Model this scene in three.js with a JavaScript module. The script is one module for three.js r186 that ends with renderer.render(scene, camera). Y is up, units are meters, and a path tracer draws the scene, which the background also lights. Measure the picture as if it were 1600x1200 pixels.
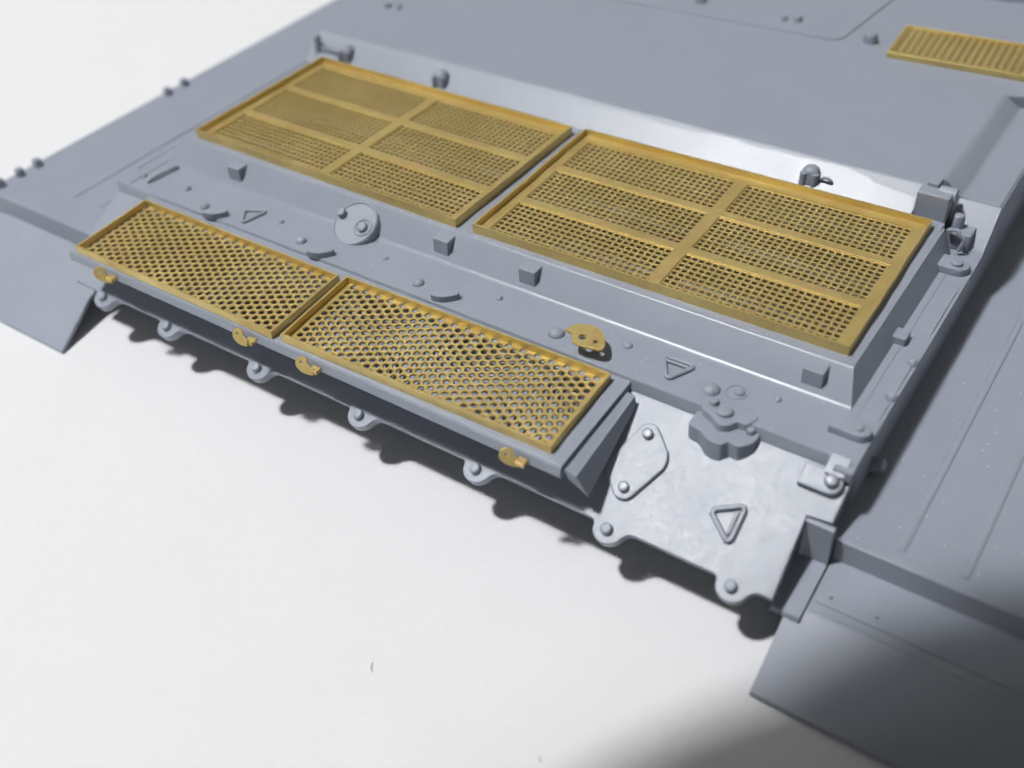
import * as THREE from 'three';
import { mergeGeometries } from 'three/addons/utils/BufferGeometryUtils.js';
import { RoundedBoxGeometry } from 'three/addons/geometries/RoundedBoxGeometry.js';

// All shapes are drawn in millimetres of the 1:35 model (x along the rear edge, z towards the rear, y up from the top of the brass grilles);
// LIFT puts the paper at y = 0 and MM turns millimetres into metres.
const MM = 0.001, LIFT = 11.6;
const W = (x, y, z) => new THREE.Vector3(x * MM, (y + LIFT) * MM, z * MM);

// ---------------------------------------------------------------- camera, light, exposure
const scene = new THREE.Scene();
const camera = new THREE.PerspectiveCamera(39.2, 4 / 3, 0.003, 5);
camera.position.copy(W(40.01, 41.49, 49.93));
{
  const right = new THREE.Vector3(0.82579, -0.05663, -0.56113), up = new THREE.Vector3(-0.3385, 0.74605, -0.57343), back = new THREE.Vector3(0.45111, 0.66347, 0.59691);
  camera.quaternion.setFromRotationMatrix(new THREE.Matrix4().makeBasis(right, up, back));
}
camera.focus = 0.0715;
camera.userData.fStop = 31;
const renderer = new THREE.WebGLRenderer({ antialias: true });
renderer.toneMapping = THREE.LinearToneMapping;
renderer.toneMappingExposure = 1.0;
renderer.shadowMap.enabled = true;
scene.background = new THREE.Color().setRGB(0.195, 0.188, 0.178);   // the plain pale surroundings of the table
const LAMP_AT = [-238, 832, 244];
const lampLight = new THREE.PointLight(new THREE.Color().setRGB(1, 0.99, 0.985), 2.3);
lampLight.name = 'desk_lamp_light';
lampLight.position.copy(W(...LAMP_AT));
lampLight.castShadow = true;
lampLight.shadow.radius = 1.5;
scene.add(lampLight);

// ---------------------------------------------------------------- random numbers, textures, materials
let seed = 20240611;
const rnd = () => { seed = (seed + 0x6D2B79F5) | 0; let t = Math.imul(seed ^ (seed >>> 15), 1 | seed); t = (t + Math.imul(t ^ (t >>> 7), 61 | t)) ^ t; return ((t ^ (t >>> 14)) >>> 0) / 4294967296; };
const rr = (a, b) => a + (b - a) * rnd();
function valueNoise(n, cells) {           // tileable value noise, n x n
  const g = new Float32Array(cells * cells); for (let i = 0; i < g.length; i++) g[i] = rnd();
  const out = new Float32Array(n * n), sm = (t) => t * t * (3 - 2 * t);
  for (let y = 0; y < n; y++) for (let x = 0; x < n; x++) {
    const u = x / n * cells, v = y / n * cells, i = Math.floor(u), j = Math.floor(v), a = sm(u - i), b = sm(v - j), i1 = (i + 1) % cells, j1 = (j + 1) % cells;
    out[y * n + x] = (g[j * cells + i] * (1 - a) + g[j * cells + i1] * a) * (1 - b) + (g[j1 * cells + i] * (1 - a) + g[j1 * cells + i1] * a) * b;
  }
  return out;
}
function layers(n, list) { const o = new Float32Array(n * n); for (const [c, w] of list) { const a = valueNoise(n, c); for (let i = 0; i < o.length; i++) o[i] += w * a[i]; } return o; }
function texture(n, f, srgb = false) {
  const d = new Uint8Array(n * n * 4);
  for (let i = 0; i < n * n; i++) { const c = f(i); for (let k = 0; k < 3; k++) d[i * 4 + k] = Math.max(0, Math.min(255, Math.round(255 * (Array.isArray(c) ? c[k] : c)))); d[i * 4 + 3] = 255; }
  const t = new THREE.DataTexture(d, n, n); t.wrapS = t.wrapT = THREE.RepeatWrapping; t.magFilter = THREE.LinearFilter; t.minFilter = THREE.LinearMipmapLinearFilter; t.generateMipmaps = true;
  if (srgb) t.colorSpace = THREE.SRGBColorSpace; t.needsUpdate = true; return t;
}
const TILE = 16;                          // millimetres that one repeat of a texture covers
const N = 512;
const nScratch = (() => { const o = new Float32Array(N * N); for (let k = 0; k < 90; k++) { let x = rnd() * N, y = rnd() * N; const a = rnd() * Math.PI * 2, len = rr(20, 120), w = rr(0.3, 1); for (let t = 0; t < len; t++) { x += Math.cos(a); y += Math.sin(a); o[((Math.floor(y) % N + N) % N) * N + ((Math.floor(x) % N + N) % N)] = w; } } return o; })();
const nFine = layers(N, [[256, 0.6], [128, 0.4]]), nMid = layers(N, [[64, 0.5], [24, 0.3], [9, 0.2]]), nCoarse = layers(N, [[5, 0.5], [11, 0.3], [29, 0.2]]);
const plasticColor = texture(N, (i) => 0.93 + 0.07 * (0.4 * nFine[i] + 0.3 * nMid[i] + 0.5 * nCoarse[i] - 0.1) + 0.012 * nScratch[i], true);
const plasticRough = texture(N, (i) => 0.78 + 0.22 * (0.3 * nFine[i] + 0.4 * nMid[i] + 0.3 * nCoarse[i]) - 0.12 * nScratch[i]);
const plasticBump = texture(N, (i) => 0.5 * nFine[i] + 0.3 * nMid[i] + 0.2 * nCoarse[i] - 0.3 * nScratch[i]);
const brassColor = texture(N, (i) => { const a = nCoarse[i], b = nMid[i], r = Math.max(0, (b - 0.56) * 3); return [0.88 + 0.12 * a, 0.84 + 0.14 * a - 0.07 * r, 0.78 + 0.16 * a - 0.02 * r]; }, true);
const brassRough = texture(N, (i) => 0.62 + 0.38 * Math.min(1, 0.5 * nFine[i] + 0.35 * nMid[i] + 0.3 * nCoarse[i]));
const paperColor = texture(N, (i) => 0.972 + 0.02 * nFine[i] + 0.008 * nCoarse[i], true);
const paperBump = texture(N, (i) => 0.6 * nFine[i] + 0.4 * nMid[i]);
const plateRough = texture(N, (i) => 0.72 + 0.28 * Math.min(1, Math.max(0, 0.5 + 1.8 * (0.55 * nFine[i] + 0.25 * nMid[i] + 0.2 * nCoarse[i] - 0.5))));
const plateBump = texture(N, (i) => 0.6 * nCoarse[i] + 0.1 * nMid[i] + 0.3 * nFine[i]);
const lin = (r, g, b) => new THREE.Color().setRGB(r, g, b);
const GREY = lin(0.272, 0.303, 0.366);
const plastic = (roughness, bump = 0.000012) => new THREE.MeshPhysicalMaterial({ color: GREY, map: plasticColor, roughness, roughnessMap: plasticRough, bumpMap: plasticBump, bumpScale: bump, ior: 1.5 });
const MAT = {
  plastic: plastic(0.52, 0.000007), satin: plastic(0.37, 0.000006), gloss: plastic(0.43, 0.000006),
  plate: new THREE.MeshPhysicalMaterial({ color: GREY, map: plasticColor, roughness: 0.5, roughnessMap: plateRough, bumpMap: plateBump, bumpScale: 0.000019, ior: 1.5 }),
  brass: new THREE.MeshPhysicalMaterial({ color: lin(0.71, 0.6, 0.265), map: brassColor, metalness: 0.62, roughness: 0.5, roughnessMap: brassRough, bumpMap: plasticBump, bumpScale: 0.000008 }),
  paper: new THREE.MeshPhysicalMaterial({ color: lin(0.75, 0.762, 0.785), map: paperColor, roughness: 0.95, bumpMap: paperBump, bumpScale: 0.00003 }),
  fibre: new THREE.MeshStandardMaterial({ color: lin(0.12, 0.11, 0.1), roughness: 0.9 }),
  dust: new THREE.MeshStandardMaterial({ color: lin(0.75, 0.75, 0.73), roughness: 0.9 }),
  black: new THREE.MeshStandardMaterial({ color: lin(0.02, 0.02, 0.02), roughness: 0.6 }),
  enamel: new THREE.MeshStandardMaterial({ color: lin(0.6, 0.6, 0.58), roughness: 0.5 }),
  bulb: new THREE.MeshStandardMaterial({ color: lin(1, 1, 1), emissive: lin(1, 0.975, 0.94), emissiveIntensity: 4 }),
};

// ---------------------------------------------------------------- helpers
const taken = {};
const numbered = (n) => { const k = taken[n] = (taken[n] ?? -1) + 1; return k ? `${n}_${String(k).padStart(3, '0')}` : n; };
function bare(g) { const h = g.index ? g.toNonIndexed() : g; const o = new THREE.BufferGeometry(); o.setAttribute('position', h.getAttribute('position').clone()); return o; }
function boxUV(g) {
  const p = g.getAttribute('position'), n = g.getAttribute('normal'), uv = new Float32Array(p.count * 2), k = 1 / TILE;
  for (let t = 0; t < p.count; t += 3) {
    let a = 0, b = 0, c = 0; for (let j = 0; j < 3; j++) { a += n.getX(t + j); b += n.getY(t + j); c += n.getZ(t + j); } a = Math.abs(a); b = Math.abs(b); c = Math.abs(c);
    for (let j = 0; j < 3; j++) {
      const i = t + j, x = p.getX(i) * k, y = p.getY(i) * k, z = p.getZ(i) * k;
      const [u, v] = b >= a && b >= c ? [x, z] : c >= a ? [x, y] : [z, y]; uv[2 * i] = u; uv[2 * i + 1] = v;
    }
  }
  g.setAttribute('uv', new THREE.BufferAttribute(uv, 2)); return g;
}
function creased(g, angle) {               // smooth normals below a crease angle, weighted by face area so that large flat faces stay flat
  const p = g.getAttribute('position'), n = p.count, F = new Float32Array(n), U = new Float32Array(n), at = new Map(), c = Math.cos(angle), out = new Float32Array(n * 3);
  const a = new THREE.Vector3(), b = new THREE.Vector3(), d = new THREE.Vector3();
  for (let t = 0; t < n; t += 3) {
    a.fromBufferAttribute(p, t); b.fromBufferAttribute(p, t + 1).sub(a); d.fromBufferAttribute(p, t + 2).sub(a); b.cross(d); F.set([b.x, b.y, b.z], t); b.normalize(); U.set([b.x, b.y, b.z], t);
    for (let j = 0; j < 3; j++) { const k = `${Math.round(p.getX(t + j) * 2e3)},${Math.round(p.getY(t + j) * 2e3)},${Math.round(p.getZ(t + j) * 2e3)}`; const l = at.get(k); if (l) l.push(t + j); else at.set(k, [t + j]); }
  }
  for (const l of at.values()) for (const i of l) {
    const t = i - i % 3; let x = 0, y = 0, z = 0;
    for (const j of l) { const u = j - j % 3; if (U[t] * U[u] + U[t + 1] * U[u + 1] + U[t + 2] * U[u + 2] >= c) { x += F[u]; y += F[u + 1]; z += F[u + 2]; } }
    const m = Math.hypot(x, y, z) || 1; out.set([x / m, y / m, z / m], i * 3);
  }
  g.setAttribute('normal', new THREE.BufferAttribute(out, 3)); return g;
}
function finish(list, crease = 32, origin = [0, 0, 0]) {
  let g = mergeGeometries([].concat(list).map(bare));
  g = creased(g, crease * Math.PI / 180); boxUV(g);
  g.translate(-origin[0], -origin[1], -origin[2]); g.scale(MM, MM, MM); return g;
}
const originOf = (o) => { while (o && !o.origin) o = o.parent; return o.origin; };
function show(m) { m.castShadow = m.receiveShadow = true; return m; }
function thing(name, label, category, at, group) {
  const o = new THREE.Group(); o.name = numbered(name); o.origin = at; o.position.copy(W(...at)); o.userData = { label, category }; if (group) o.userData.group = group; scene.add(o); return o;
}
function part(name, list, mat, parent, crease) { const m = show(new THREE.Mesh(finish(list, crease, originOf(parent)), mat)); m.name = name; parent.add(m); return m; }
function put(name, geo, mat, parent, [x, y, z], turn) {      // a finished geometry, shared between alike pieces
  const o = originOf(parent), m = show(new THREE.Mesh(geo, mat)); m.name = name; m.position.set((x - o[0]) * MM, (y - o[1]) * MM, (z - o[2]) * MM); if (turn) m.rotation.set(...turn); parent.add(m); return m;
}
function single(name, list, mat, label, category, at, opts = {}) {
  const m = show(new THREE.Mesh(finish(list, opts.crease, at), mat)); m.name = numbered(name); m.position.copy(W(...at)); m.userData = { label, category }; if (opts.group) m.userData.group = opts.group; if (opts.kind) m.userData.kind = opts.kind; scene.add(m); return m;
}
const box = (x0, x1, y0, y1, z0, z1, r = 0) => (r ? new RoundedBoxGeometry(x1 - x0, y1 - y0, z1 - z0, 2, r) : new THREE.BoxGeometry(x1 - x0, y1 - y0, z1 - z0)).translate((x0 + x1) / 2, (y0 + y1) / 2, (z0 + z1) / 2);
const shapeOf = (pts) => new THREE.Shape(pts.map(([a, b]) => new THREE.Vector2(a, b)));
function alongX(pts, x0, x1, bevel = 0) {      // prism: outline in (z, y), run from x0 to x1
  const s = shapeOf(pts.map(([z, y]) => [-z, y]));
  const g = new THREE.ExtrudeGeometry(s, { depth: x1 - x0 - 2 * bevel, bevelEnabled: bevel > 0, bevelSize: bevel, bevelThickness: bevel, bevelOffset: -bevel, bevelSegments: 2, curveSegments: 10 });
  return g.translate(0, 0, bevel).applyMatrix4(new THREE.Matrix4().set(0, 0, 1, x0, 0, 1, 0, 0, -1, 0, 0, 0, 0, 0, 0, 1));
}
function alongZ(pts, z0, z1, bevel = 0) {      // prism: outline in (x, y), run from z0 to z1
  const g = new THREE.ExtrudeGeometry(shapeOf(pts), { depth: z1 - z0 - 2 * bevel, bevelEnabled: bevel > 0, bevelSize: bevel, bevelThickness: bevel, bevelOffset: -bevel, bevelSegments: 2 });
  return g.translate(0, 0, z0 + bevel);
}
function slab(shape, top, thick, bevel = 0) {  // outline in (x, -z) as a THREE.Shape, lying flat
  const g = new THREE.ExtrudeGeometry(shape, { depth: thick - bevel, bevelEnabled: bevel > 0, bevelSize: bevel, bevelThickness: bevel, bevelOffset: -bevel, bevelSegments: 2, curveSegments: 14 });
  return g.applyMatrix4(new THREE.Matrix4().set(1, 0, 0, 0, 0, 0, 1, top - thick, 0, -1, 0, 0, 0, 0, 0, 1));
}
const flat = (pts, top, thick, bevel = 0, holes = []) => { const s = shapeOf(pts.map(([x, z]) => [x, -z])); for (const h of holes) s.holes.push(new THREE.Path(h.map(([x, z]) => new THREE.Vector2(x, -z)))); return slab(s, top, thick, bevel); };
const rect = (x0, x1, z0, z1) => [[x0, z0], [x1, z0], [x1, z1], [x0, z1]];
const circle = (x, z, r, n = 18, sx = 1, sz = 1) => Array.from({ length: n }, (_, i) => { const a = i / n * Math.PI * 2; return [x + r * sx * Math.cos(a), z + r * sz * Math.sin(a)]; });
const pin = (r, h, r2 = r, n = 16) => new THREE.CylinderGeometry(r2, r, h, n).translate(0, h / 2, 0);
function dome(r, h, n = 18) { const p = [[r * 1.06, 0]]; for (let i = 0; i <= 6; i++) { const a = i / 6 * Math.PI / 2; p.push([r * Math.cos(a) + (i === 6 ? 1e-4 : 0), h * Math.sin(a)]); } return new THREE.LatheGeometry(p.map(([a, b]) => new THREE.Vector2(a, b)), n); }
function stud(r, h, n = 18) { return new THREE.LatheGeometry([[r * 1.12, 0], [r, h * 0.12], [r, h * 0.7], [r * 0.82, h * 0.94], [r * 0.6, h], [1e-4, h]].map(([a, b]) => new THREE.Vector2(a, b)), n); }
const curve = (pts, r, closed = false, seg = 40, rad = 8) => new THREE.TubeGeometry(new THREE.CatmullRomCurve3(pts.map((p) => new THREE.Vector3(...p)), closed, 'catmullrom', 0.15), seg, r, rad, closed);
// the sloping rear plate: (x, height above it, distance down it)
const TILT = Math.atan(0.527), PLATE = new THREE.Matrix4().makeRotationX(TILT).setPosition(0, -3.3, 6.2);
const onPlate = (g) => g.applyMatrix4(PLATE);
const platePoint = (x, h, s) => new THREE.Vector3(x, h, s).applyMatrix4(PLATE).toArray();

// perforated sheets; both build every hole as an opening with walls
class Tris { constructor() { this.p = []; } tri(a, b, c) { this.p.push(...a, ...b, ...c); } quad(a, b, c, d) { this.tri(a, b, c); this.tri(a, c, d); } build() { const g = new THREE.BufferGeometry(); g.setAttribute('position', new THREE.Float32BufferAttribute(this.p, 3)); return g; } }
function squareMesh(x0, x1, z0, z1, y, th, pitch, hole, yAt = () => 0) {
  const T = new Tris(), nx = Math.round((x1 - x0) / pitch), nz = Math.round((z1 - z0) / pitch), px = (x1 - x0) / nx, pz = (z1 - z0) / nz, h = hole / 2, c = h * 0.55;
  for (let i = 0; i < nx; i++) for (let j = 0; j < nz; j++) {
    const cx = x0 + (i + 0.5) * px + rr(-0.012, 0.012), cz = z0 + (j + 0.5) * pz + rr(-0.012, 0.012), hz = h * 0.92;
    const O = [[x0 + i * px, z0 + j * pz], [x0 + (i + 1) * px, z0 + j * pz], [x0 + (i + 1) * px, z0 + (j + 1) * pz], [x0 + i * px, z0 + (j + 1) * pz]];
    const I = [[cx - c, cz - hz], [cx + c, cz - hz], [cx + h, cz - c], [cx + h, cz + c], [cx + c, cz + hz], [cx - c, cz + hz], [cx - h, cz + c], [cx - h, cz - c]];
    const up = (q, k = 0) => [q[0], y + k + yAt(q[0], q[1]), q[1]], dn = (q) => [q[0], y - th + yAt(q[0], q[1]), q[1]];
    for (let s = 0; s < 4; s++) {
      const a = O[s], b = O[(s + 1) % 4], i0 = I[2 * s], i1 = I[2 * s + 1], ip = I[(2 * s + 7) % 8];
      T.quad(up(b, 0.02), up(a, 0.02), up(i0), up(i1)); T.tri(up(a, 0.02), up(ip), up(i0));
      T.quad(dn(a), dn(b), dn(i1), dn(i0)); T.tri(dn(a), dn(i0), dn(ip));
    }
    for (let s = 0; s < 8; s++) { const a = I[s], b = I[(s + 1) % 8]; T.quad(up(a), dn(a), dn(b), up(b)); }
  }
  return T.build();
}
function clip(poly, x0, x1, z0, z1) {
  const cut = (pts, inside, cross) => { const out = []; pts.forEach((p, i) => { const q = pts[(i + 1) % pts.length], a = inside(p), b = inside(q); if (a) out.push(p); if (a !== b) out.push(cross(p, q)); }); return out; };
  const at = (k, v) => (p, q) => { const t = (v - p[k]) / (q[k] - p[k]); return [p[0] + t * (q[0] - p[0]), p[1] + t * (q[1] - p[1])]; };
  poly = cut(poly, (p) => p[0] >= x0, at(0, x0)); poly = cut(poly, (p) => p[0] <= x1, at(0, x1)); poly = cut(poly, (p) => p[1] >= z0, at(1, z0)); return cut(poly, (p) => p[1] <= z1, at(1, z1));
}
function hexMesh(x0, x1, z0, z1, y, th, pitch, dia, yAt, turn = 0, rim = 0.03, skip = () => false) {
  const T = new Tris(), R = pitch / Math.sqrt(3), dx = pitch * Math.sqrt(3) / 2, r = dia / 2, n = 12, mx = (x0 + x1) / 2, mz = (z0 + z1) / 2, ct = Math.cos(turn), st = Math.sin(turn);
  const up = (q, k = 0) => [q[0], y + k + yAt(q[0], q[1]), q[1]], dn = (q) => [q[0], y - th + yAt(q[0], q[1]), q[1]];
  const ni = Math.ceil((x1 - x0) / dx) + 4, nj = Math.ceil((z1 - z0) / pitch) + 8;
  for (let i = -ni >> 1; i <= ni / 2; i++) for (let j = -nj >> 1; j <= nj / 2; j++) {
    const ux = i * dx, uz = (j + (i & 1 ? 0.5 : 0)) * pitch, cx = mx + ux * ct - uz * st, cz = mz + ux * st + uz * ct;
    if (cx < x0 - R || cx > x1 + R || cz < z0 - R || cz > z1 + R) continue;
    const H = Array.from({ length: 6 }, (_, k) => { const a = turn + k * Math.PI / 3; return [cx + R * Math.cos(a), cz + R * Math.sin(a)]; });
    if (cx - r * 0.9 < x0 || cx + r * 0.9 > x1 || cz - r * 0.9 < z0 || cz + r * 0.9 > z1 || skip(cx, cz)) {
      const C = clip(H, x0, x1, z0, z1);
      for (let k = 1; k + 1 < C.length; k++) { T.tri(up(C[0]), up(C[k + 1]), up(C[k])); T.tri(dn(C[0]), dn(C[k]), dn(C[k + 1])); }
      continue;
    }
    const ring = (q) => Array.from({ length: n }, (_, k) => { const a = turn + k * 2 * Math.PI / n; return [cx + q * Math.cos(a), cz + q * Math.sin(a)]; });
    const A = ring(r * 1.13), B = ring(r), cl = (q) => [Math.min(x1, Math.max(x0, q[0])), Math.min(z1, Math.max(z0, q[1]))];
    for (let k = 0; k < n; k++) {
      const k1 = (k + 1) % n, h0 = cl(H[k >> 1]), h1 = cl(H[((k + 1) >> 1) % 6]);
      if (k & 1) T.quad(up(h0), up(A[k], rim), up(A[k1], rim), up(h1)); else T.tri(up(h0), up(A[k], rim), up(A[k1], rim));
      if (k & 1) T.quad(dn(h1), dn(B[k1]), dn(B[k]), dn(h0)); else T.tri(dn(h0), dn(B[k1]), dn(B[k]));
      T.quad(up(A[k], rim), up(B[k], -0.01), up(B[k1], -0.01), up(A[k1], rim)); T.quad(up(B[k], -0.01), dn(B[k]), dn(B[k1]), up(B[k1], -0.01));
    }
  }
  return T.build();
}

// ---------------------------------------------------------------- the paper on the table
single('paper', box(-330, 330, -LIFT - 0.4, -LIFT, -330, 330), MAT.paper, 'plain white paper sheet lying under the grey model', 'paper', [0, -LIFT, 0], { kind: 'structure' });

// ---------------------------------------------------------------- the grey plastic hull
const hull = thing('model_hull', 'grey plastic scale model tank hull with sloping bolted rear plate', 'scale model', [0, -LIFT, 0]);
const P = MAT.plastic;
// side and floor of the hull under the deck
part('hull_side', [alongX([[5.4, -3.4], [6.2, -3.6], [10.7, -5.95], [10.7, -8], [5.4, -11.4]], -31.55, -30.9), box(-31.55, -31.0, -11.4, -3.3, -80, 5.6), box(29.75, 30.38, -11.4, -3.3, -80, 5.6), box(-31.0, 29.75, -11.4, -3.35, 2.5, 3.2)], P, hull);
// flat plate that runs round the engine deck, with a step along its rear edge
const LEFT = -31.6, RIGHT = 30.4;
const shelf = part('deck_plate', [alongX([[-80, -2.5], [6.02, -2.5], [6.14, -2.53], [6.2, -2.62], [6.34, -3.3], [5.4, -3.5], [-80, -3.3]], LEFT, RIGHT)], P, hull, 25);
// front rib strip along the step
const rearDeck = part('upper_deck', [
  alongX([[-80, 0.9], [-18.31, 0.9], [-18.31, -2.5], [-80, -2.5]], -30.6, 26.2),
  alongZ([[26.2, 0.9], [26.6, 0.8], [27.5, 0.0], [27.9, -0.12], [30.2, -0.12], [30.4, -0.3], [30.4, -2.5], [26.2, -2.5]], -80, -19.4),
  alongX([[-19.4, -0.14], [-19.2, -0.2], [-17.0, -2.2], [-16.8, -2.5], [-19.4, -2.5]], 27.6, 30.39),
  flat([[26.1, -33.4], [28.6, -34.4], [30.4, -36], [30.4, -80], [26.1, -80]], 0.895, 1.2, 0.2)], P, hull, 40);
// low raised panel with a rounded corner farther up the deck
{
  const s = new THREE.Shape(); s.moveTo(-31, 79); s.lineTo(-31, 35.2); s.lineTo(10.6, 36.7); s.quadraticCurveTo(11.7, 36.75, 12.0, 37.8); s.lineTo(16, 79); s.closePath();
  part('raised_panel', slab(s, 1.06, 0.25, 0.14), P, rearDeck);
}
part('turret_ring', new THREE.CylinderGeometry(27, 27, 1.6, 90, 1, false).translate(16, 1.65, -77.5), P, hull);
// bright bevel between the engine deck and the upper deck
const bevel = part('deck_bevel', alongX([[-18.3, 0.93], [-18.15, 0.9], [-18.0, 0.82], [-16.0, -0.69], [-15.6, -0.95], [-18.3, -2.4]], -30.4, 25.3), P, hull);
{
  // a glossy film on the bevel whose upper edge is ragged
  const top = [[-30.2, 0.2], [-20, 0.15], [-12, 0.22], [-6, 0.15], [1, 0.2], [4.2, 0.12], [4.6, 0.3], [8.6, 0.22], [8.9, 0.05], [11.5, 0.0], [12.0, 0.12], [16.8, 0.1], [17.4, -0.05], [20.2, -0.02], [20.6, 0.1], [21.4, 0.15], [22.0, 0.5], [22.6, 0.55], [24.9, 0.75], [25.2, 1.2]];
  const pts = [[-30.2, 2.35], [25.25, 2.35]], rag = [];
  for (let i = 0; i + 1 < top.length; i++) for (let k = 0; k < 4; k++) { const t = k / 4; rag.push([top[i][0] + (top[i + 1][0] - top[i][0]) * t, top[i][1] + (top[i + 1][1] - top[i][1]) * t + rr(-0.05, 0.05) + 0.1]); }
  const film = flat([...pts, ...rag.reverse()], 0.012, 0.03).applyMatrix4(new THREE.Matrix4().makeRotationX(Math.atan2(1.51, 2.0)).setPosition(0, 0.82, -18.0));
  part('glossy_film', film, MAT.gloss, bevel, 20);
}

// engine deck: a low box with sloping sides and two openings under the brass grilles
const OPEN = { A: [0.9, 26.1, -14.7, -0.7], B: [-27.3, -2.2, -14.7, -0.7] };
{
  const k = 0.42, xr = (y) => 27.75 + (-0.7 - y) * k, xl = (y) => -29.3 - (-0.7 - y) * k;
  const prof = [[0.3, -0.7], [0.5, -0.715], [0.64, -0.78]];
  const a0 = [0.64, -0.78], a1 = [2.0, -2.27]; prof.push(a1);
  for (let i = 1; i <= 6; i++) { const t = i / 6; prof.push([(1 - t) ** 2 * a1[0] + 2 * t * (1 - t) * 2.2 + t * t * 2.6, (1 - t) ** 2 * a1[1] + 2 * t * (1 - t) * -2.485 + t * t * -2.492]); }
  const T = new Tris();
  for (let i = 0; i + 1 < prof.length; i++) {
    const [z0, y0] = prof[i], [z1, y1] = prof[i + 1];
    T.quad([xl(y0), y0, z0], [xl(y1), y1, z1], [xr(y1), y1, z1], [xr(y0), y0, z0]);
    T.quad([xr(y0), y0, z0], [xr(y1), y1, z1], [xr(y1), y1, -16], [xr(y0), y0, -16]);
    T.quad([xl(y1), y1, z1], [xl(y0), y0, z0], [xl(y0), y0, -16], [xl(y1), y1, -16]);
  }
  const top = flat(rect(-29.3, 27.75, -16, 0.3), -0.7, 1.7, 0, [rect(OPEN.A[0], OPEN.A[1], OPEN.A[2], OPEN.A[3]).reverse(), rect(OPEN.B[0], OPEN.B[1], OPEN.B[2], OPEN.B[3]).reverse()]);
  const deck = part('engine_deck', [T.build(), top], MAT.satin, hull, 28);
  for (const o of [OPEN.A, OPEN.B]) {                     // slanting air intake louvres inside each opening
    for (let i = 0; i < 3; i++) for (let h = 0; h < 2; h++) {
      const zf = o[3] - 0.15 - i * 4.75 - h * 2.3;
      part('louvre', alongX(h ? [[zf, -1.75], [zf - 0.25, -1.72], [zf - 1.3, -2.42], [zf - 0.8, -2.45]] : [[zf, -0.98], [zf - 0.35, -0.95], [zf - 2.0, -1.75], [zf - 1.7, -1.9], [zf, -1.2]], o[0] + 0.02, o[1] - 0.02), P, deck);
    }
  }
}
// square lugs on the rear slope
for (const x of [-22.3, -1.75, 5.55, 25.8]) part('lug', box(x - 0.66, x + 0.66, -2.3, -0.93, 0.75, 1.82, 0.07), P, hull, 40);

// rear plate with scalloped edge: bolted lugs stand out from a straight line
const TABS = [-26.33, -19.05, -9.72, -0.23, 9.38, 18.89, 26.84];
const EDGE = 8.32;
let rearPlate;
{
  const s = new THREE.Shape(); s.moveTo(-31.6, 0.2); s.lineTo(-31.6, -5.2); s.lineTo(-30.2, -EDGE);
  for (const x of TABS) {
    s.lineTo(x - 1.35, -EDGE);
    s.bezierCurveTo(x - 0.85, -EDGE, x - 0.95, -EDGE - 0.35, x - 0.86, -EDGE - 0.55);
    s.bezierCurveTo(x - 0.72, -EDGE - 1.0, x - 0.2, -EDGE - 1.18, x + 0.1, -EDGE - 1.16);
    s.bezierCurveTo(x + 0.55, -EDGE - 1.14, x + 0.85, -EDGE - 0.85, x + 0.98, -EDGE - 0.55);
    s.bezierCurveTo(x + 1.12, -EDGE - 0.2, x + 1.35, -EDGE, x + 1.75, -EDGE);
  }
  s.lineTo(29.15, -EDGE); s.lineTo(28.95, -3.2); s.lineTo(30.38, -3.05); s.lineTo(30.38, 0.2); s.closePath();
  rearPlate = part('rear_plate', onPlate(slab(s, 0, 0.62, 0.07)), MAT.plate, hull, 30);
  const boltGeo = finish(stud(0.36, 0.42));
  for (const x of TABS) put('bolt', boltGeo, P, rearPlate, platePoint(x, -0.01, 8.62), [TILT, 0, 0]);
}
// diamond-shaped cover with two bolts
{
  const C = [[18.6, 2.4, 0.74], [18.75, 5.95, 0.74], [18.42, 4.75, 1.3], [19.12, 3.7, 1.3]], pts = [];
  for (const [x, s, r] of C) pts.push(...circle(x, s, r, 28));
  pts.sort((a, b) => a[0] - b[0] || a[1] - b[1]);
  const cr = (o, a, b) => (a[0] - o[0]) * (b[1] - o[1]) - (a[1] - o[1]) * (b[0] - o[0]), half = (l) => { const h = []; for (const p of l) { while (h.length > 1 && cr(h.at(-2), h.at(-1), p) <= 0) h.pop(); h.push(p); } h.pop(); return h; };
  const ring = [...half(pts), ...half([...pts].reverse())];
  const cover = part('cover_plate', onPlate(flat(ring, 0.3, 0.36, 0.09)), MAT.plate, hull, 35);
  const boltGeo = finish(stud(0.33, 0.36));
  for (const [x, s] of C.slice(0, 2)) put('bolt', boltGeo, MAT.satin, cover, platePoint(x, 0.29, s), [TILT, 0, 0]);
}
// triangular tie-down loops
const loop = (p, r, place, y = 0.1) => { const q = []; p.forEach((a, i) => { const b = p[(i + 1) % 3]; for (const t of [0.12, 0.35, 0.65, 0.88]) q.push([a[0] + (b[0] - a[0]) * t, y, a[1] + (b[1] - a[1]) * t]); }); return place(curve(q, r, true, 60, 8)); };
const lowered = (g) => g.translate(0, -2.5, 0);
part('tie_down_loop', [loop([[-18.9, 4.3], [-17.2, 3.5], [-17.8, 5.7]], 0.13, lowered)], P, hull, 60);
part('tie_down_loop', [loop([[16.9, 3.4], [19.05, 3.35], [18.05, 5.3]], 0.15, lowered), lowered(curve([[17.1, 0.14, 3.75], [18.75, 0.14, 3.72]], 0.1, false, 6))], P, hull, 60);
part('tie_down_loop', [loop([[23.95, 5.1], [25.75, 4.05], [25.75, 6.55]], 0.17, onPlate, 0.16), onPlate(curve([[25.45, 0.2, 4.6], [25.5, 0.2, 6.0]], 0.14, false, 6))], MAT.satin, hull, 60);
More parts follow.
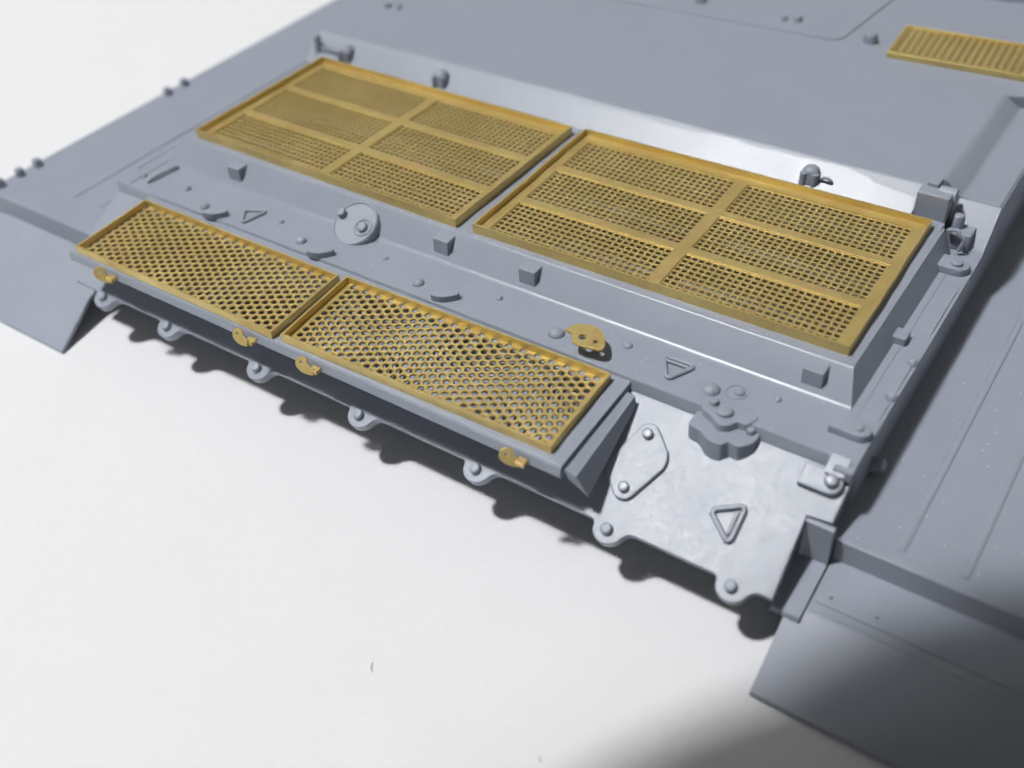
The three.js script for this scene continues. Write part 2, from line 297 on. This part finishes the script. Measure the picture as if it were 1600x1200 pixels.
// rivets of several sizes on the flat strip
for (const [x, z, r, h] of [[9.85, 4.85, 0.56, 0.42], [14.4, 3.6, 0.34, 0.26], [-1.4, 5.0, 0.45, 0.36], [4.5, 3.6, 0.24, 0.22], [-5.3, 3.8, 0.22, 0.2], [-12.2, 5.2, 0.42, 0.36], [-15.3, 4.0, 0.22, 0.2], [20.75, 4.7, 0.58, 0.44], [22.3, 4.05, 0.36, 0.3], [24.5, 3.5, 0.26, 0.24], [-22.2, 5.4, 0.42, 0.36], [-25.4, 4.2, 0.3, 0.3], [-28.5, 8.2, 0.0, 0], [-30.2, 4.6, 0.35, 0.3]])
  if (r) part('rivet', dome(r, h).translate(x, -2.51, z), P, hull, 60);
part('rivet_seat', new THREE.TorusGeometry(0.62, 0.06, 8, 30).rotateX(Math.PI / 2).translate(22.15, -2.49, 4.1), P, hull, 60);
// crescent-shaped lashing brackets
for (const [x, z] of [[1.35, 5.5], [-9.65, 5.85], [-20.35, 5.95]]) {
  const s = new THREE.Shape(); s.moveTo(-0.85, -0.55); s.quadraticCurveTo(0.05, -0.75, 0.8, 0.35); s.quadraticCurveTo(0.85, 0.75, 0.45, 0.72); s.quadraticCurveTo(-0.05, 0.0, -0.78, -0.12); s.closePath();
  part('lashing_bracket', slab(s, 0.5, 0.52, 0.08).translate(x, -2.5, z), P, hull, 40);
}
// round filler cap leaning on the slope, with two bolts
{
  const M = new THREE.Matrix4().makeRotationX(0.52).setPosition(-9.35, -1.9, 2.15), on = (g) => g.applyMatrix4(M);
  const cap = part('filler_cap', [on(new THREE.CylinderGeometry(1.88, 1.98, 0.5, 48)), on(new THREE.TorusGeometry(1.74, 0.12, 8, 48).rotateX(Math.PI / 2).translate(0, 0.24, 0))], P, hull, 40);
  part('bolt', on(stud(0.34, 0.5).translate(-1.35, 0.24, -0.35)), P, cap, 40);
  part('bolt', [on(stud(0.4, 0.34).translate(0.85, 0.24, 0.1)), on(new THREE.TorusGeometry(0.66, 0.09, 8, 30).rotateX(Math.PI / 2).translate(0.85, 0.26, 0.1))], P, cap, 40);
}
// stepped bracket with wavy front, straddling the step
{
  const lower = [[20.75, 5.7], [20.7, 7.4], [21.6, 7.75], [22.3, 8.15], [23.1, 8.15], [23.4, 7.75], [24.1, 7.75], [24.65, 7.0], [24.6, 5.9], [23.6, 5.4]];
  const upper = [[20.95, 5.3], [21.0, 6.35], [21.75, 6.75], [22.5, 7.2], [23.0, 7.0], [23.35, 6.5], [23.95, 6.35], [24.0, 5.3]];
  const soft = (pts) => new THREE.SplineCurve([...pts, pts[0]].map(([x, z]) => new THREE.Vector2(x, -z))).getPoints(60).slice(0, -1);
  const br = part('bracket', [slab(new THREE.Shape(soft(lower)), -2.95, 2.0, 0.1)], P, hull, 35);
  part('raised_step', [slab(new THREE.Shape(soft(upper)), -2.42, 1.0, 0.1)], P, br, 35);
  for (const [x, y, z, r] of [[22.35, -2.44, 6.15, 0.5], [21.45, -2.44, 5.75, 0.3], [24.15, -2.97, 6.4, 0.27]]) part('bolt', stud(r, 0.34).translate(x, y, z), P, br, 40);
}
// latches and clamps along the hull's edge
{
  const s = (x0, x1, z0, z1, r) => { const h = new THREE.Shape(), m = (z0 + z1) / 2; h.moveTo(x0, -z0); h.lineTo(x1 - r, -z0); h.absarc(x1 - r, -m, (z1 - z0) / 2, Math.PI / 2, -Math.PI / 2, true); h.lineTo(x0, -z1); h.closePath(); return h; };
  const latch = part('latch', [onPlate(slab(s(27.75, 30.15, 0.35, 1.75, 0.7), 0.5, 0.55, 0.12))], MAT.plate, hull, 35);
  part('lever', onPlate(alongZ([[28.9, 0.45], [28.9, 0.72], [30.0, 0.72], [30.2, 0.45]], -0.6, 0.7, 0.08)), MAT.plate, latch, 35);
  part('bolt', onPlate(stud(0.4, 0.62).translate(29.5, 0.3, 1.0)), MAT.satin, latch, 40);
  const hook = part('clamp', [slab(s(28.0, 30.3, 3.35, 4.55, 0.6), -1.95, 0.6, 0.12)], P, hull, 35);
  part('bolt', stud(0.3, 0.2).translate(29.55, -1.96, 3.95), P, hook, 40);
  const hook2 = part('clamp', [slab(s(27.9, 30.2, -15.1, -13.6, 0.75), -1.95, 0.6, 0.12)], P, hull, 35);
  part('bolt', stud(0.38, 0.3).translate(29.35, -1.96, -14.2), P, hook2, 40);
  part('hinge_block', box(28.3, 29.15, -2.52, -1.95, -5.95, -4.9, 0.06), P, hull, 40);
  part('edge_seam', [box(28.9, 28.98, -2.515, -2.46, -16, -6.1, 0.01), box(28.9, 28.98, -2.515, -2.46, -4.8, 3.2, 0.01)], P, hull, 40);
  for (const [a, b] of [[-12.4, -6.6], [-4.4, -0.4], [0.2, 2.6]]) part('edge_rail', alongX([[a, -2.52], [a + 0.6, -2.4], [b - 0.6, -2.4], [b, -2.52]], 29.35, 30.2, 0.05), P, hull, 40);
  for (const z of [-3.6, 0.0]) part('edge_rivet', dome(0.36, 0.4).translate(30.1, -2.5, z), P, hull, 60);
  // narrow step beside the latch
  part('edge_strip', box(29.3, 30.42, -3.4, -2.66, 5.2, 6.9, 0.05), P, hull, 40);
  // hinge with block, knuckle and pins at the corner of the deck
  const hinge = part('deck_hinge', [box(25.3, 27.5, -0.8, 1.2, -18.2, -16.6, 0.12), box(25.6, 26.4, 0.6, 1.5, -18.6, -17.6, 0.1)], P, hull, 40);
  part('knuckle', [new THREE.CylinderGeometry(0.5, 0.5, 1.1, 20).rotateZ(Math.PI / 2).translate(27.1, 0.9, -17.7), box(27.2, 27.6, -1.6, 1.0, -18.6, -17.6, 0.08)], P, hinge, 40);
  part('foot', box(25.6, 27.6, -1.1, -0.62, -16.6, -15.5, 0.1), MAT.gloss, hinge, 40);
  part('pin', [stud(0.42, 1.0).translate(28.2, -1.2, -17.4), box(27.7, 29.4, -2.5, -1.15, -18.0, -16.6, 0.15), box(28.4, 29.9, -2.5, -1.5, -19.4, -18.3, 0.12), stud(0.5, 0.4).translate(29.2, -1.52, -18.9), curve([[27.9, -1.0, -16.4], [28.5, -0.7, -16.2], [29.1, -1.3, -16.2], [28.9, -2.2, -16.1]], 0.13, false, 20)], P, hinge, 40);
}
// lifting lugs behind the grilles
{
  const lug = (x, z, wide) => {
    const l = part('lifting_lug', [new THREE.CylinderGeometry(0.62, 0.72, 0.7, 20).translate(x, 0.05, z), new THREE.SphereGeometry(0.62, 18, 10, 0, Math.PI * 2, 0, Math.PI / 2).scale(1, 0.75, 1).translate(x, 0.38, z), new THREE.CylinderGeometry(0.28, 0.3, 0.95, 12).translate(x - 0.35, 0.0, z + 0.55), new THREE.CylinderGeometry(0.28, 0.3, 0.95, 12).translate(x + 0.45, 0.0, z + 0.45)], P, hull, 50);
    if (wide) part('ring', new THREE.TorusGeometry(0.42, 0.11, 8, 24).rotateX(0.35).translate(x + 1.25, -0.05, z + 0.2), P, l, 60);
  };
  lug(17.7, -17.0, true); lug(-15.5, -16.9, false); lug(-26.2, -16.9, false);
  part('post', [box(-29.7, -29.2, -0.6, 1.25, -16.9, -16.3, 0.1), box(-29.4, -26.4, -0.3, 0.25, -16.9, -16.5, 0.08)], P, hull, 40);
}
for (const [x, z, r, h, y] of [[14.1, -37.9, 0.62, 0.9, 0.88], [-2.2, -38.9, 0.55, 0.9, 1.1], [7.2, -38.9, 0.4, 0.45, 1.1], [6.1, -38.6, 0.3, 0.35, 1.1], [-28.2, -25.2, 0.4, 0.4, 0.88], [-27.0, -25.4, 0.3, 0.4, 0.88]]) part('deck_stud', stud(r, h).translate(x, y, z), P, hull, 50);
// thin moulded lines on the plate beside the far track guard
part('panel_line', [box(-30.35, -30.2, -2.52, -2.44, -1, 5.9, 0.03), box(-31.6, -31.5, -2.52, -2.44, -14, 4, 0.02)], P, hull, 50);
part('handle', curve([[-29.0, -2.45, 5.2], [-28.9, -2.25, 4.7], [-28.6, -2.25, 2.6], [-28.5, -2.45, 2.2]], 0.13, false, 24), P, hull, 60);

// cover over the rear plate that carries the two finer grilles
const BOXY = (z) => -2.75 - (z - 6.3) * 0.0436;              // its top falls a little towards the edge
const OPEN2 = { C: [-26.2, -7.2, 7.6, 13.7], D: [-5.6, 14.5, 7.4, 13.4] };
{
  const tilt = (g) => { const p = g.getAttribute('position'); for (let i = 0; i < p.count; i++) p.setY(i, p.getY(i) + BOXY(p.getZ(i))); return g; };
  const lid = tilt(flat(rect(-27.75, 16.1, 6.15, 14.1), 0, 0.5, 0, [rect(...OPEN2.C).reverse(), rect(...OPEN2.D).reverse()]));
  const lip = alongX([[14.1, BOXY(14.2)], [14.24, BOXY(14.2) - 0.04], [14.34, BOXY(14.2) - 0.16], [14.42, -3.9], [14.34, -4.03], [13.9, -4.1], [13.6, -3.5], [14.1, -3.55]], -27.75, 16.1);
  const floor = alongX([[13.95, -4.08], [9.0, -4.7], [6.3, -4.2], [6.3, -4.0], [9, -4.4], [13.9, -3.85]], -27.7, 16.05);
  const ends = [alongX([[6.2, -2.78], [14.1, -3.1], [14.3, -3.3], [14.38, -4.0], [8.3, -4.5], [6.2, -3.4]], 15.85, 16.12), alongX([[6.2, -2.78], [14.1, -3.1], [14.3, -3.3], [14.38, -4.0], [8.3, -4.5], [6.2, -3.4]], -27.77, -27.5)];
  const cover = part('exhaust_cover', [lid, lip, floor, ...ends], P, hull, 30);
  for (const k of ['C', 'D']) {
    const o = OPEN2[k];
    part('moulded_mesh', hexMesh(o[0] - 0.1, o[1] + 0.1, o[2] - 0.1, o[3] + 0.1, -0.5, 0.3, 0.675, 0.47, (x, z) => BOXY(z), 0.02, 0.0, () => rnd() < 0.07), P, cover, 30);
  }
  // wedge-shaped end brackets
  for (const [x, d] of [[16.35, 1]]) {
    const w = 0.95 * d, T = new Tris(), b = [7.05, -2.85], ft = [14.3, -3.25], fb = [13.5, -5.6], bb = [7.0, -3.75];
    const v = (xx, [z, y]) => [xx, y, z];
    const in0 = v(x, b), in1 = v(x, ft), out0 = v(x + w * 0.55, [b[0], b[1] - 0.1]), out1 = v(x + w * 0.72, [ft[0] - 0.15, ft[1] - 0.3]), low1 = v(x + w * 1.3, [13.75, -5.3]), low0 = v(x + w * 0.65, bb), inl1 = v(x, [13.9, -4.3]), inl0 = v(x, bb);
    T.quad(in0, in1, out1, out0); T.quad(out0, out1, low1, low0); T.quad(in1, inl1, low1, out1); T.quad(in0, inl0, inl1, in1); T.quad(inl0, low0, low1, inl1); T.quad(in0, out0, low0, inl0);
    part('end_bracket', T.build(), P, cover, 20);
  }
}

// fender on the near side, lower than the deck, with pressed ribs, a flange and a hanging mudguard
{
  const f = part('fender', [box(30.38, 95, -6.6, -6.2, -80, 8.45), alongX([[8.45, -6.2], [8.6, -6.25], [8.7, -8.1], [8.3, -8.1], [8.3, -6.5]], 30.75, 95)], P, hull, 30);
  const bead = (x) => alongZ(Array.from({ length: 13 }, (_, i) => { const a = Math.PI * i / 12; return [x + 0.26 * Math.cos(a), -6.21 + 0.13 * Math.sin(a)]; }), -80, 7.6, 0.02);
  for (const x of [34.0, 37.5, 42.6]) part('rib', bead(x), P, f, 50);
  part('peg', [stud(0.45, 0.9).rotateZ(-1.2).translate(30.3, -5.6, 2.6)], P, f, 40);
  const g = part('mudguard', [alongX([[8.6, -7.75], [11.7, -8.3], [12.2, -8.35], [12.6, -8.5], [16.95, -11.05], [17.0, -11.35], [16.75, -11.5], [12.3, -8.85], [8.5, -8.15]], 30.75, 95)], P, f, 30);
  part('mudguard_corner', alongX([[13.1, -8.8], [16.95, -11.05], [17.0, -11.35], [16.75, -11.5], [13.1, -9.3]], 29.8, 30.76), P, g, 30);
  part('hinge_bead', [curve([[31.0, -8.26, 11.55], [95, -8.26, 11.55]], 0.08, false, 4, 8), curve([[31.0, -8.37, 12.15], [95, -8.37, 12.15]], 0.08, false, 4, 8)], P, g, 60);
  for (const x of [31.6, 34.2]) part('rivet', dome(0.12, 0.1).translate(x, -8.1, 11.0), P, g, 60);
  // narrow strap in the notch between rear plate and fender
  part('strap', [alongX([[9.05, -4.95], [9.2, -5.05], [9.25, -7.85], [12.9, -8.6], [13.0, -8.9], [12.7, -9.15], [8.9, -8.3], [8.85, -5.0]], 28.95, 30.62)], P, hull, 30);
}
// fender on the far side
{
  const f = part('fender', [box(-46.9, -31.5, -6.6, -6.2, -80, 9.25), alongX([[9.25, -6.2], [9.4, -6.3], [9.45, -8.1], [9.1, -8.1], [9.1, -6.6]], -46.9, -32)], P, hull, 30);
  for (const z of [8.3, 6.2, 4.3, -11.4, -13.6]) part('edge_bolt', [stud(0.42, 0.75).translate(-46.3, -6.25, z)], P, f, 40);
  for (const x of [-35.5, -38.9]) part('rib', alongZ(Array.from({ length: 13 }, (_, i) => { const a = Math.PI * i / 12; return [x + 0.3 * Math.cos(a), -6.22 + 0.16 * Math.sin(a)]; }), -60, 6.2, 0.02), P, f, 50);
  part('mudguard', [slab(shapeOf([[-46.9, -9.3], [-30.2, -9.3], [-30.2, -13.0], [-28.9, -17.45], [-46.9, -17.45]]), 0, 0.35, 0.05).applyMatrix4(new THREE.Matrix4().set(1, 0, 0, 0, 0, 1, -0.4, -4.3, 0, 0, 1, 0, 0, 0, 0, 1))], P, f, 30);
}
// fine pale dust that lies on the near fender
{
  const list = []; for (let i = 0; i < 70; i++) { const r = rr(0.015, 0.045); list.push(new THREE.IcosahedronGeometry(r, 0).translate(rr(31.2, 41), -6.2 + r * 0.5, rr(-14, 8))); }
  for (let i = 0; i < 60; i++) { const r = rr(0.012, 0.035); list.push(new THREE.IcosahedronGeometry(r, 0).translate(rr(-25, 29), -2.5 + r * 0.5, rr(2.8, 6.0))); }
  for (let i = 0; i < 50; i++) { const r = rr(0.012, 0.035); list.push(new THREE.IcosahedronGeometry(r, 0).translate(rr(-28, 27.5), -0.72 + r * 0.5, rr(0.2, 0.6))); }
  const m = part('dust', list, MAT.dust, hull, 60); m.userData.kind = 'stuff';
}

// thin etched strip, a little bent along its length
const strip = (x0, x1, y0, y1, z0, z1, base = () => 0) => {
  const a = x1 - x0, c = z1 - z0, g = new THREE.BoxGeometry(a, y1 - y0, c, Math.max(1, Math.ceil(a / 0.6)), 2, Math.max(1, Math.ceil(c / 0.6))).translate((x0 + x1) / 2, (y0 + y1) / 2, (z0 + z1) / 2), p = g.getAttribute('position'), f = rr(0, 6), h = rr(0, 6), nx = a < c ? 0.03 : 0, nz = a < c ? 0 : 0.03;
  for (let i = 0; i < p.count; i++) { const x = p.getX(i), y = p.getY(i), z = p.getZ(i), u = a < c ? z : x, k = (y - y0) / (y1 - y0), e = Math.sin(u * 0.55 + f) + 0.6 * Math.sin(u * 1.7 + h); p.setXYZ(i, x + nx * k * e, y + base(z) + 0.014 * k * (e + 0.5 * Math.sin(u * 4.1 + f)), z + nz * k * e); }
  return g;
};
// ---------------------------------------------------------------- brass grilles over the engine deck
const GR = 'large six-panel brass grilles';
function bigGrille(label, x0, x1, z0, z1, xbar, turn) {
  const t = thing('brass_grille', label, 'grille', [(x0 + x1) / 2, -0.7, (z0 + z1) / 2]);
  const w = 0.16, yf = -0.46;
  part('frame', [strip(x0, x1, -0.7, 0, z1 - w, z1), strip(x0, x1, -0.7, 0, z0, z0 + w), strip(x0, x0 + w, -0.698, -0.002, z0 + w, z1 - w), strip(x1 - w, x1, -0.698, -0.002, z0 + w, z1 - w)], MAT.brass, t, 40);
  const b = 0.95, zi = [z1 - b, z1 - 5.05, z1 - 5.05, z1 - 10.1], d = 0.4;
  const zc = [z1 - 5.0, z1 - 10.05], rows = [[zc[0] + d, z1 - 0.55], [zc[1] + d, zc[0] - d], [z0 + b, zc[1] - d]], cols = [[x0 + b, xbar - 0.48], [xbar + 0.48, x1 - b]];
  part('border', [flat(rect(x0 + w, x1 - w, z0 + w, z1 - w), yf, 0.14, 0, [rect(x0 + b, x1 - b, z0 + b, z1 - 0.55).reverse()])], MAT.brass, t, 40);
  for (const z of zc) part('crossbar', box(x0 + b - 0.1, x1 - b + 0.1, yf - 0.14, yf + 0.012, z - d, z + d, 0.03), MAT.brass, t, 40);
  part('centre_bar', box(xbar - 0.48, xbar + 0.48, yf - 0.138, yf + 0.018, z0 + b - 0.1, z1 - 0.5, 0.03), MAT.brass, t, 40);
  for (const [za, zb] of rows) for (const [xa, xb] of cols) part('mesh_panel', squareMesh(xa, xb, za, zb, yf - 0.1, 0.12, 0.5, 0.345), MAT.brass, t, 35);
  t.rotation.y = turn;
  return t;
}
bigGrille('six-panel brass grille beside the deck hinge', -0.14, 27.02, -15.45, -0.05, 13.65, 0.012);
bigGrille('six-panel brass grille behind the round filler cap', -28.1, -1.36, -15.25, 0.08, -14.6, -0.012);

// ---------------------------------------------------------------- brass grilles on the exhaust cover
function fineGrille(label, x0, x1, z0, z1, turn, skew) {
  const t = thing('brass_grille', label, 'grille', [(x0 + x1) / 2, BOXY((z0 + z1) / 2), (z0 + z1) / 2]);
  const w = 0.16, h = 0.6, cz = (z0 + z1) / 2, wall = (a, b, c, d) => strip(a, b, 0.01, h, c, d, BOXY);
  part('frame', [wall(x0, x1, z1 - w, z1), wall(x0, x1, z0, z0 + w), wall(x0, x0 + w, z0 + w * 0.9, z1 - w * 0.9), wall(x1 - w, x1, z0 + w * 0.9, z1 - w * 0.9)], MAT.brass, t, 40);
  part('mesh_panel', hexMesh(x0 + w * 0.8, x1 - w * 0.8, z0 + w * 0.8, z1 - w * 0.8, 0.1, 0.1, 0.625, 0.425, (x, z) => BOXY(z)), MAT.brass, t, 35);
  t.rotation.y = turn;
  return t;
}
fineGrille('perforated brass grille next to the far mudguard', -26.85, -6.65, 7.27, 14.22, -0.003);
fineGrille('perforated brass grille next to the diamond-shaped cover plate', -6.0, 15.05, 6.9, 13.92, 0.018);

// small grille farther up the deck
{
  const t = thing('brass_grille', 'narrow brass grille on the upper deck away from the others', 'grille', [22, 0.9, -38.8]);
  const x0 = 16.1, x1 = 36, z0 = -41.9, z1 = -36.1, w = 0.25;
  part('frame', [box(x0, x1, 0.9, 1.4, z1 - w, z1, 0.04), box(x0, x1, 0.9, 1.4, z0, z0 + w, 0.04), box(x0, x0 + w, 0.91, 1.39, z0 + w, z1 - w), box(x1 - w, x1, 0.91, 1.39, z0 + w, z1 - w)], MAT.brass, t, 40);
  part('mesh_panel', squareMesh(x0 + w, x1 - w, z0 + w, z1 - w, 1.25, 0.12, 0.6, 0.36), MAT.brass, t, 35);
  t.rotation.y = 0.06;
}

// ---------------------------------------------------------------- small brass fittings
{
  const out = [[10.84, 5.35], [11.06, 4.62], [11.62, 4.22], [12.32, 4.12], [12.9, 4.3], [13.43, 4.8], [13.81, 5.45], [13.76, 5.91], [13.29, 6.04], [12.61, 6.15], [11.97, 6.16], [11.63, 5.85], [11.4, 5.47]];
  const s = new THREE.Shape(new THREE.SplineCurve([...out, out[0]].map(([x, z]) => new THREE.Vector2(x, -z))).getPoints(72).slice(0, -1));
  s.holes.push(new THREE.Path(circle(12.16, -5.42, 0.27, 20).reverse().map(([a, b]) => new THREE.Vector2(a, b))), new THREE.Path(circle(13.12, -5.4, 0.19, 16).reverse().map(([a, b]) => new THREE.Vector2(a, b))));
  const t = thing('brass_plate', 'small fan-shaped brass plate with two holes beside a domed rivet', 'bracket', [12.6, -2.5, 5.1]);
  part('plate', slab(s, -1.4, 0.13, 0.02), MAT.brass, t, 40);
  part('stem', [pin(0.2, 1.0, 0.2).translate(12.75, -2.5, 4.85)], P, t, 40);
}
const CLIPS = [[-23.6, 'small brass clip on the cover edge, closest to the far mudguard', 0.5], [-9.3, 'small brass clip with a pierced disc, on the cover edge below the gap between grilles', 0.0], [-3.45, 'small cupped brass clip on the cover edge, just past the gap between grilles', 0.15], [12.75, 'small curled brass clip on the cover edge, closest to the diamond-shaped cover plate', 0.55]];
CLIPS.forEach(([x, label, roll], i) => {
  const s = new THREE.Shape(); s.moveTo(0.95, 0.1); s.quadraticCurveTo(0.5, 0.12, 0.28, 0.42); s.absarc(-0.15, 0.2, 0.52, 0.45, Math.PI * 1.25, false); s.quadraticCurveTo(0.1, -0.62, 1.05, -0.35); s.closePath();
  s.holes.push(new THREE.Path(circle(-0.2, 0.28, 0.13, 14).reverse().map(([a, b]) => new THREE.Vector2(a, b))));
  const M = new THREE.Matrix4().makeRotationX(-0.55).multiply(new THREE.Matrix4().makeRotationY(roll)).setPosition(x + 0.1, -3.55, 14.9).scale(new THREE.Vector3(0.88, 0.88, 1));
  const t = thing('brass_clip', label, 'clip', [x, -3.5, 14.6]);
  const g = new THREE.ExtrudeGeometry(s, { depth: 0.13, bevelEnabled: true, bevelSize: 0.025, bevelThickness: 0.025, bevelOffset: -0.02, bevelSegments: 1, curveSegments: 12 });
  part('plate', g.applyMatrix4(M), MAT.brass, t, 40);
  part('tongue', box(x + 0.55, x + 1.2, -3.85, -3.55, 14.4, 14.95, 0.06), MAT.brass, t, 40);
});

// ---------------------------------------------------------------- fibres on the paper
single('paper_fibre', curve([[10.6, -LIFT + 0.03, 26.4], [10.75, -LIFT + 0.05, 26.7], [11.0, -LIFT + 0.03, 26.9]], 0.025, false, 8, 5), MAT.fibre, 'longer of two tiny dark fibres lying on the white paper', 'fibre', [10.6, -LIFT, 26.4]);
single('paper_fibre', curve([[22.0, -LIFT + 0.03, 26.2], [22.15, -LIFT + 0.04, 26.3], [22.25, -LIFT + 0.03, 26.4]], 0.025, false, 8, 5), MAT.fibre, 'shorter of two tiny dark fibres lying on the white paper', 'fibre', [22.0, -LIFT, 26.2]);

// ---------------------------------------------------------------- outside the frame: the lamp, and the barrel of the lens whose shadow falls across the near mudguard
{
  const t = thing('desk_lamp', 'desk lamp with a pale shade above the model', 'lamp', LAMP_AT);
  const g = new THREE.SphereGeometry(30, 32, 20).translate(...LAMP_AT);
  part('bulb', g, MAT.bulb, t, 60);
  part('shade', new THREE.LatheGeometry([[40, 112], [46, 108], [108, 20], [110, 20], [48, 112], [40, 116]].map(([a, b]) => new THREE.Vector2(a, b)), 48).rotateZ(-0.38).rotateX(-0.2).translate(...LAMP_AT), MAT.enamel, t, 40);
}
{
  const at = [40.01, 41.49, 49.93], back = new THREE.Vector3(0.45111, 0.66347, 0.59691);
  const t = thing('lens_barrel', 'black lens barrel of the camera that takes the picture', 'camera lens', at);
  const q = new THREE.Quaternion().setFromUnitVectors(new THREE.Vector3(0, 1, 0), back);
  const g = new THREE.LatheGeometry([[29, -17.2], [30.5, -17.2], [31, -16], [31, 45], [29, 45], [29, -17.2]].map(([a, b]) => new THREE.Vector2(a, b)), 64).applyQuaternion(q).translate(...at);
  part('tube', g, MAT.black, t, 40);
}
renderer.render(scene, camera);
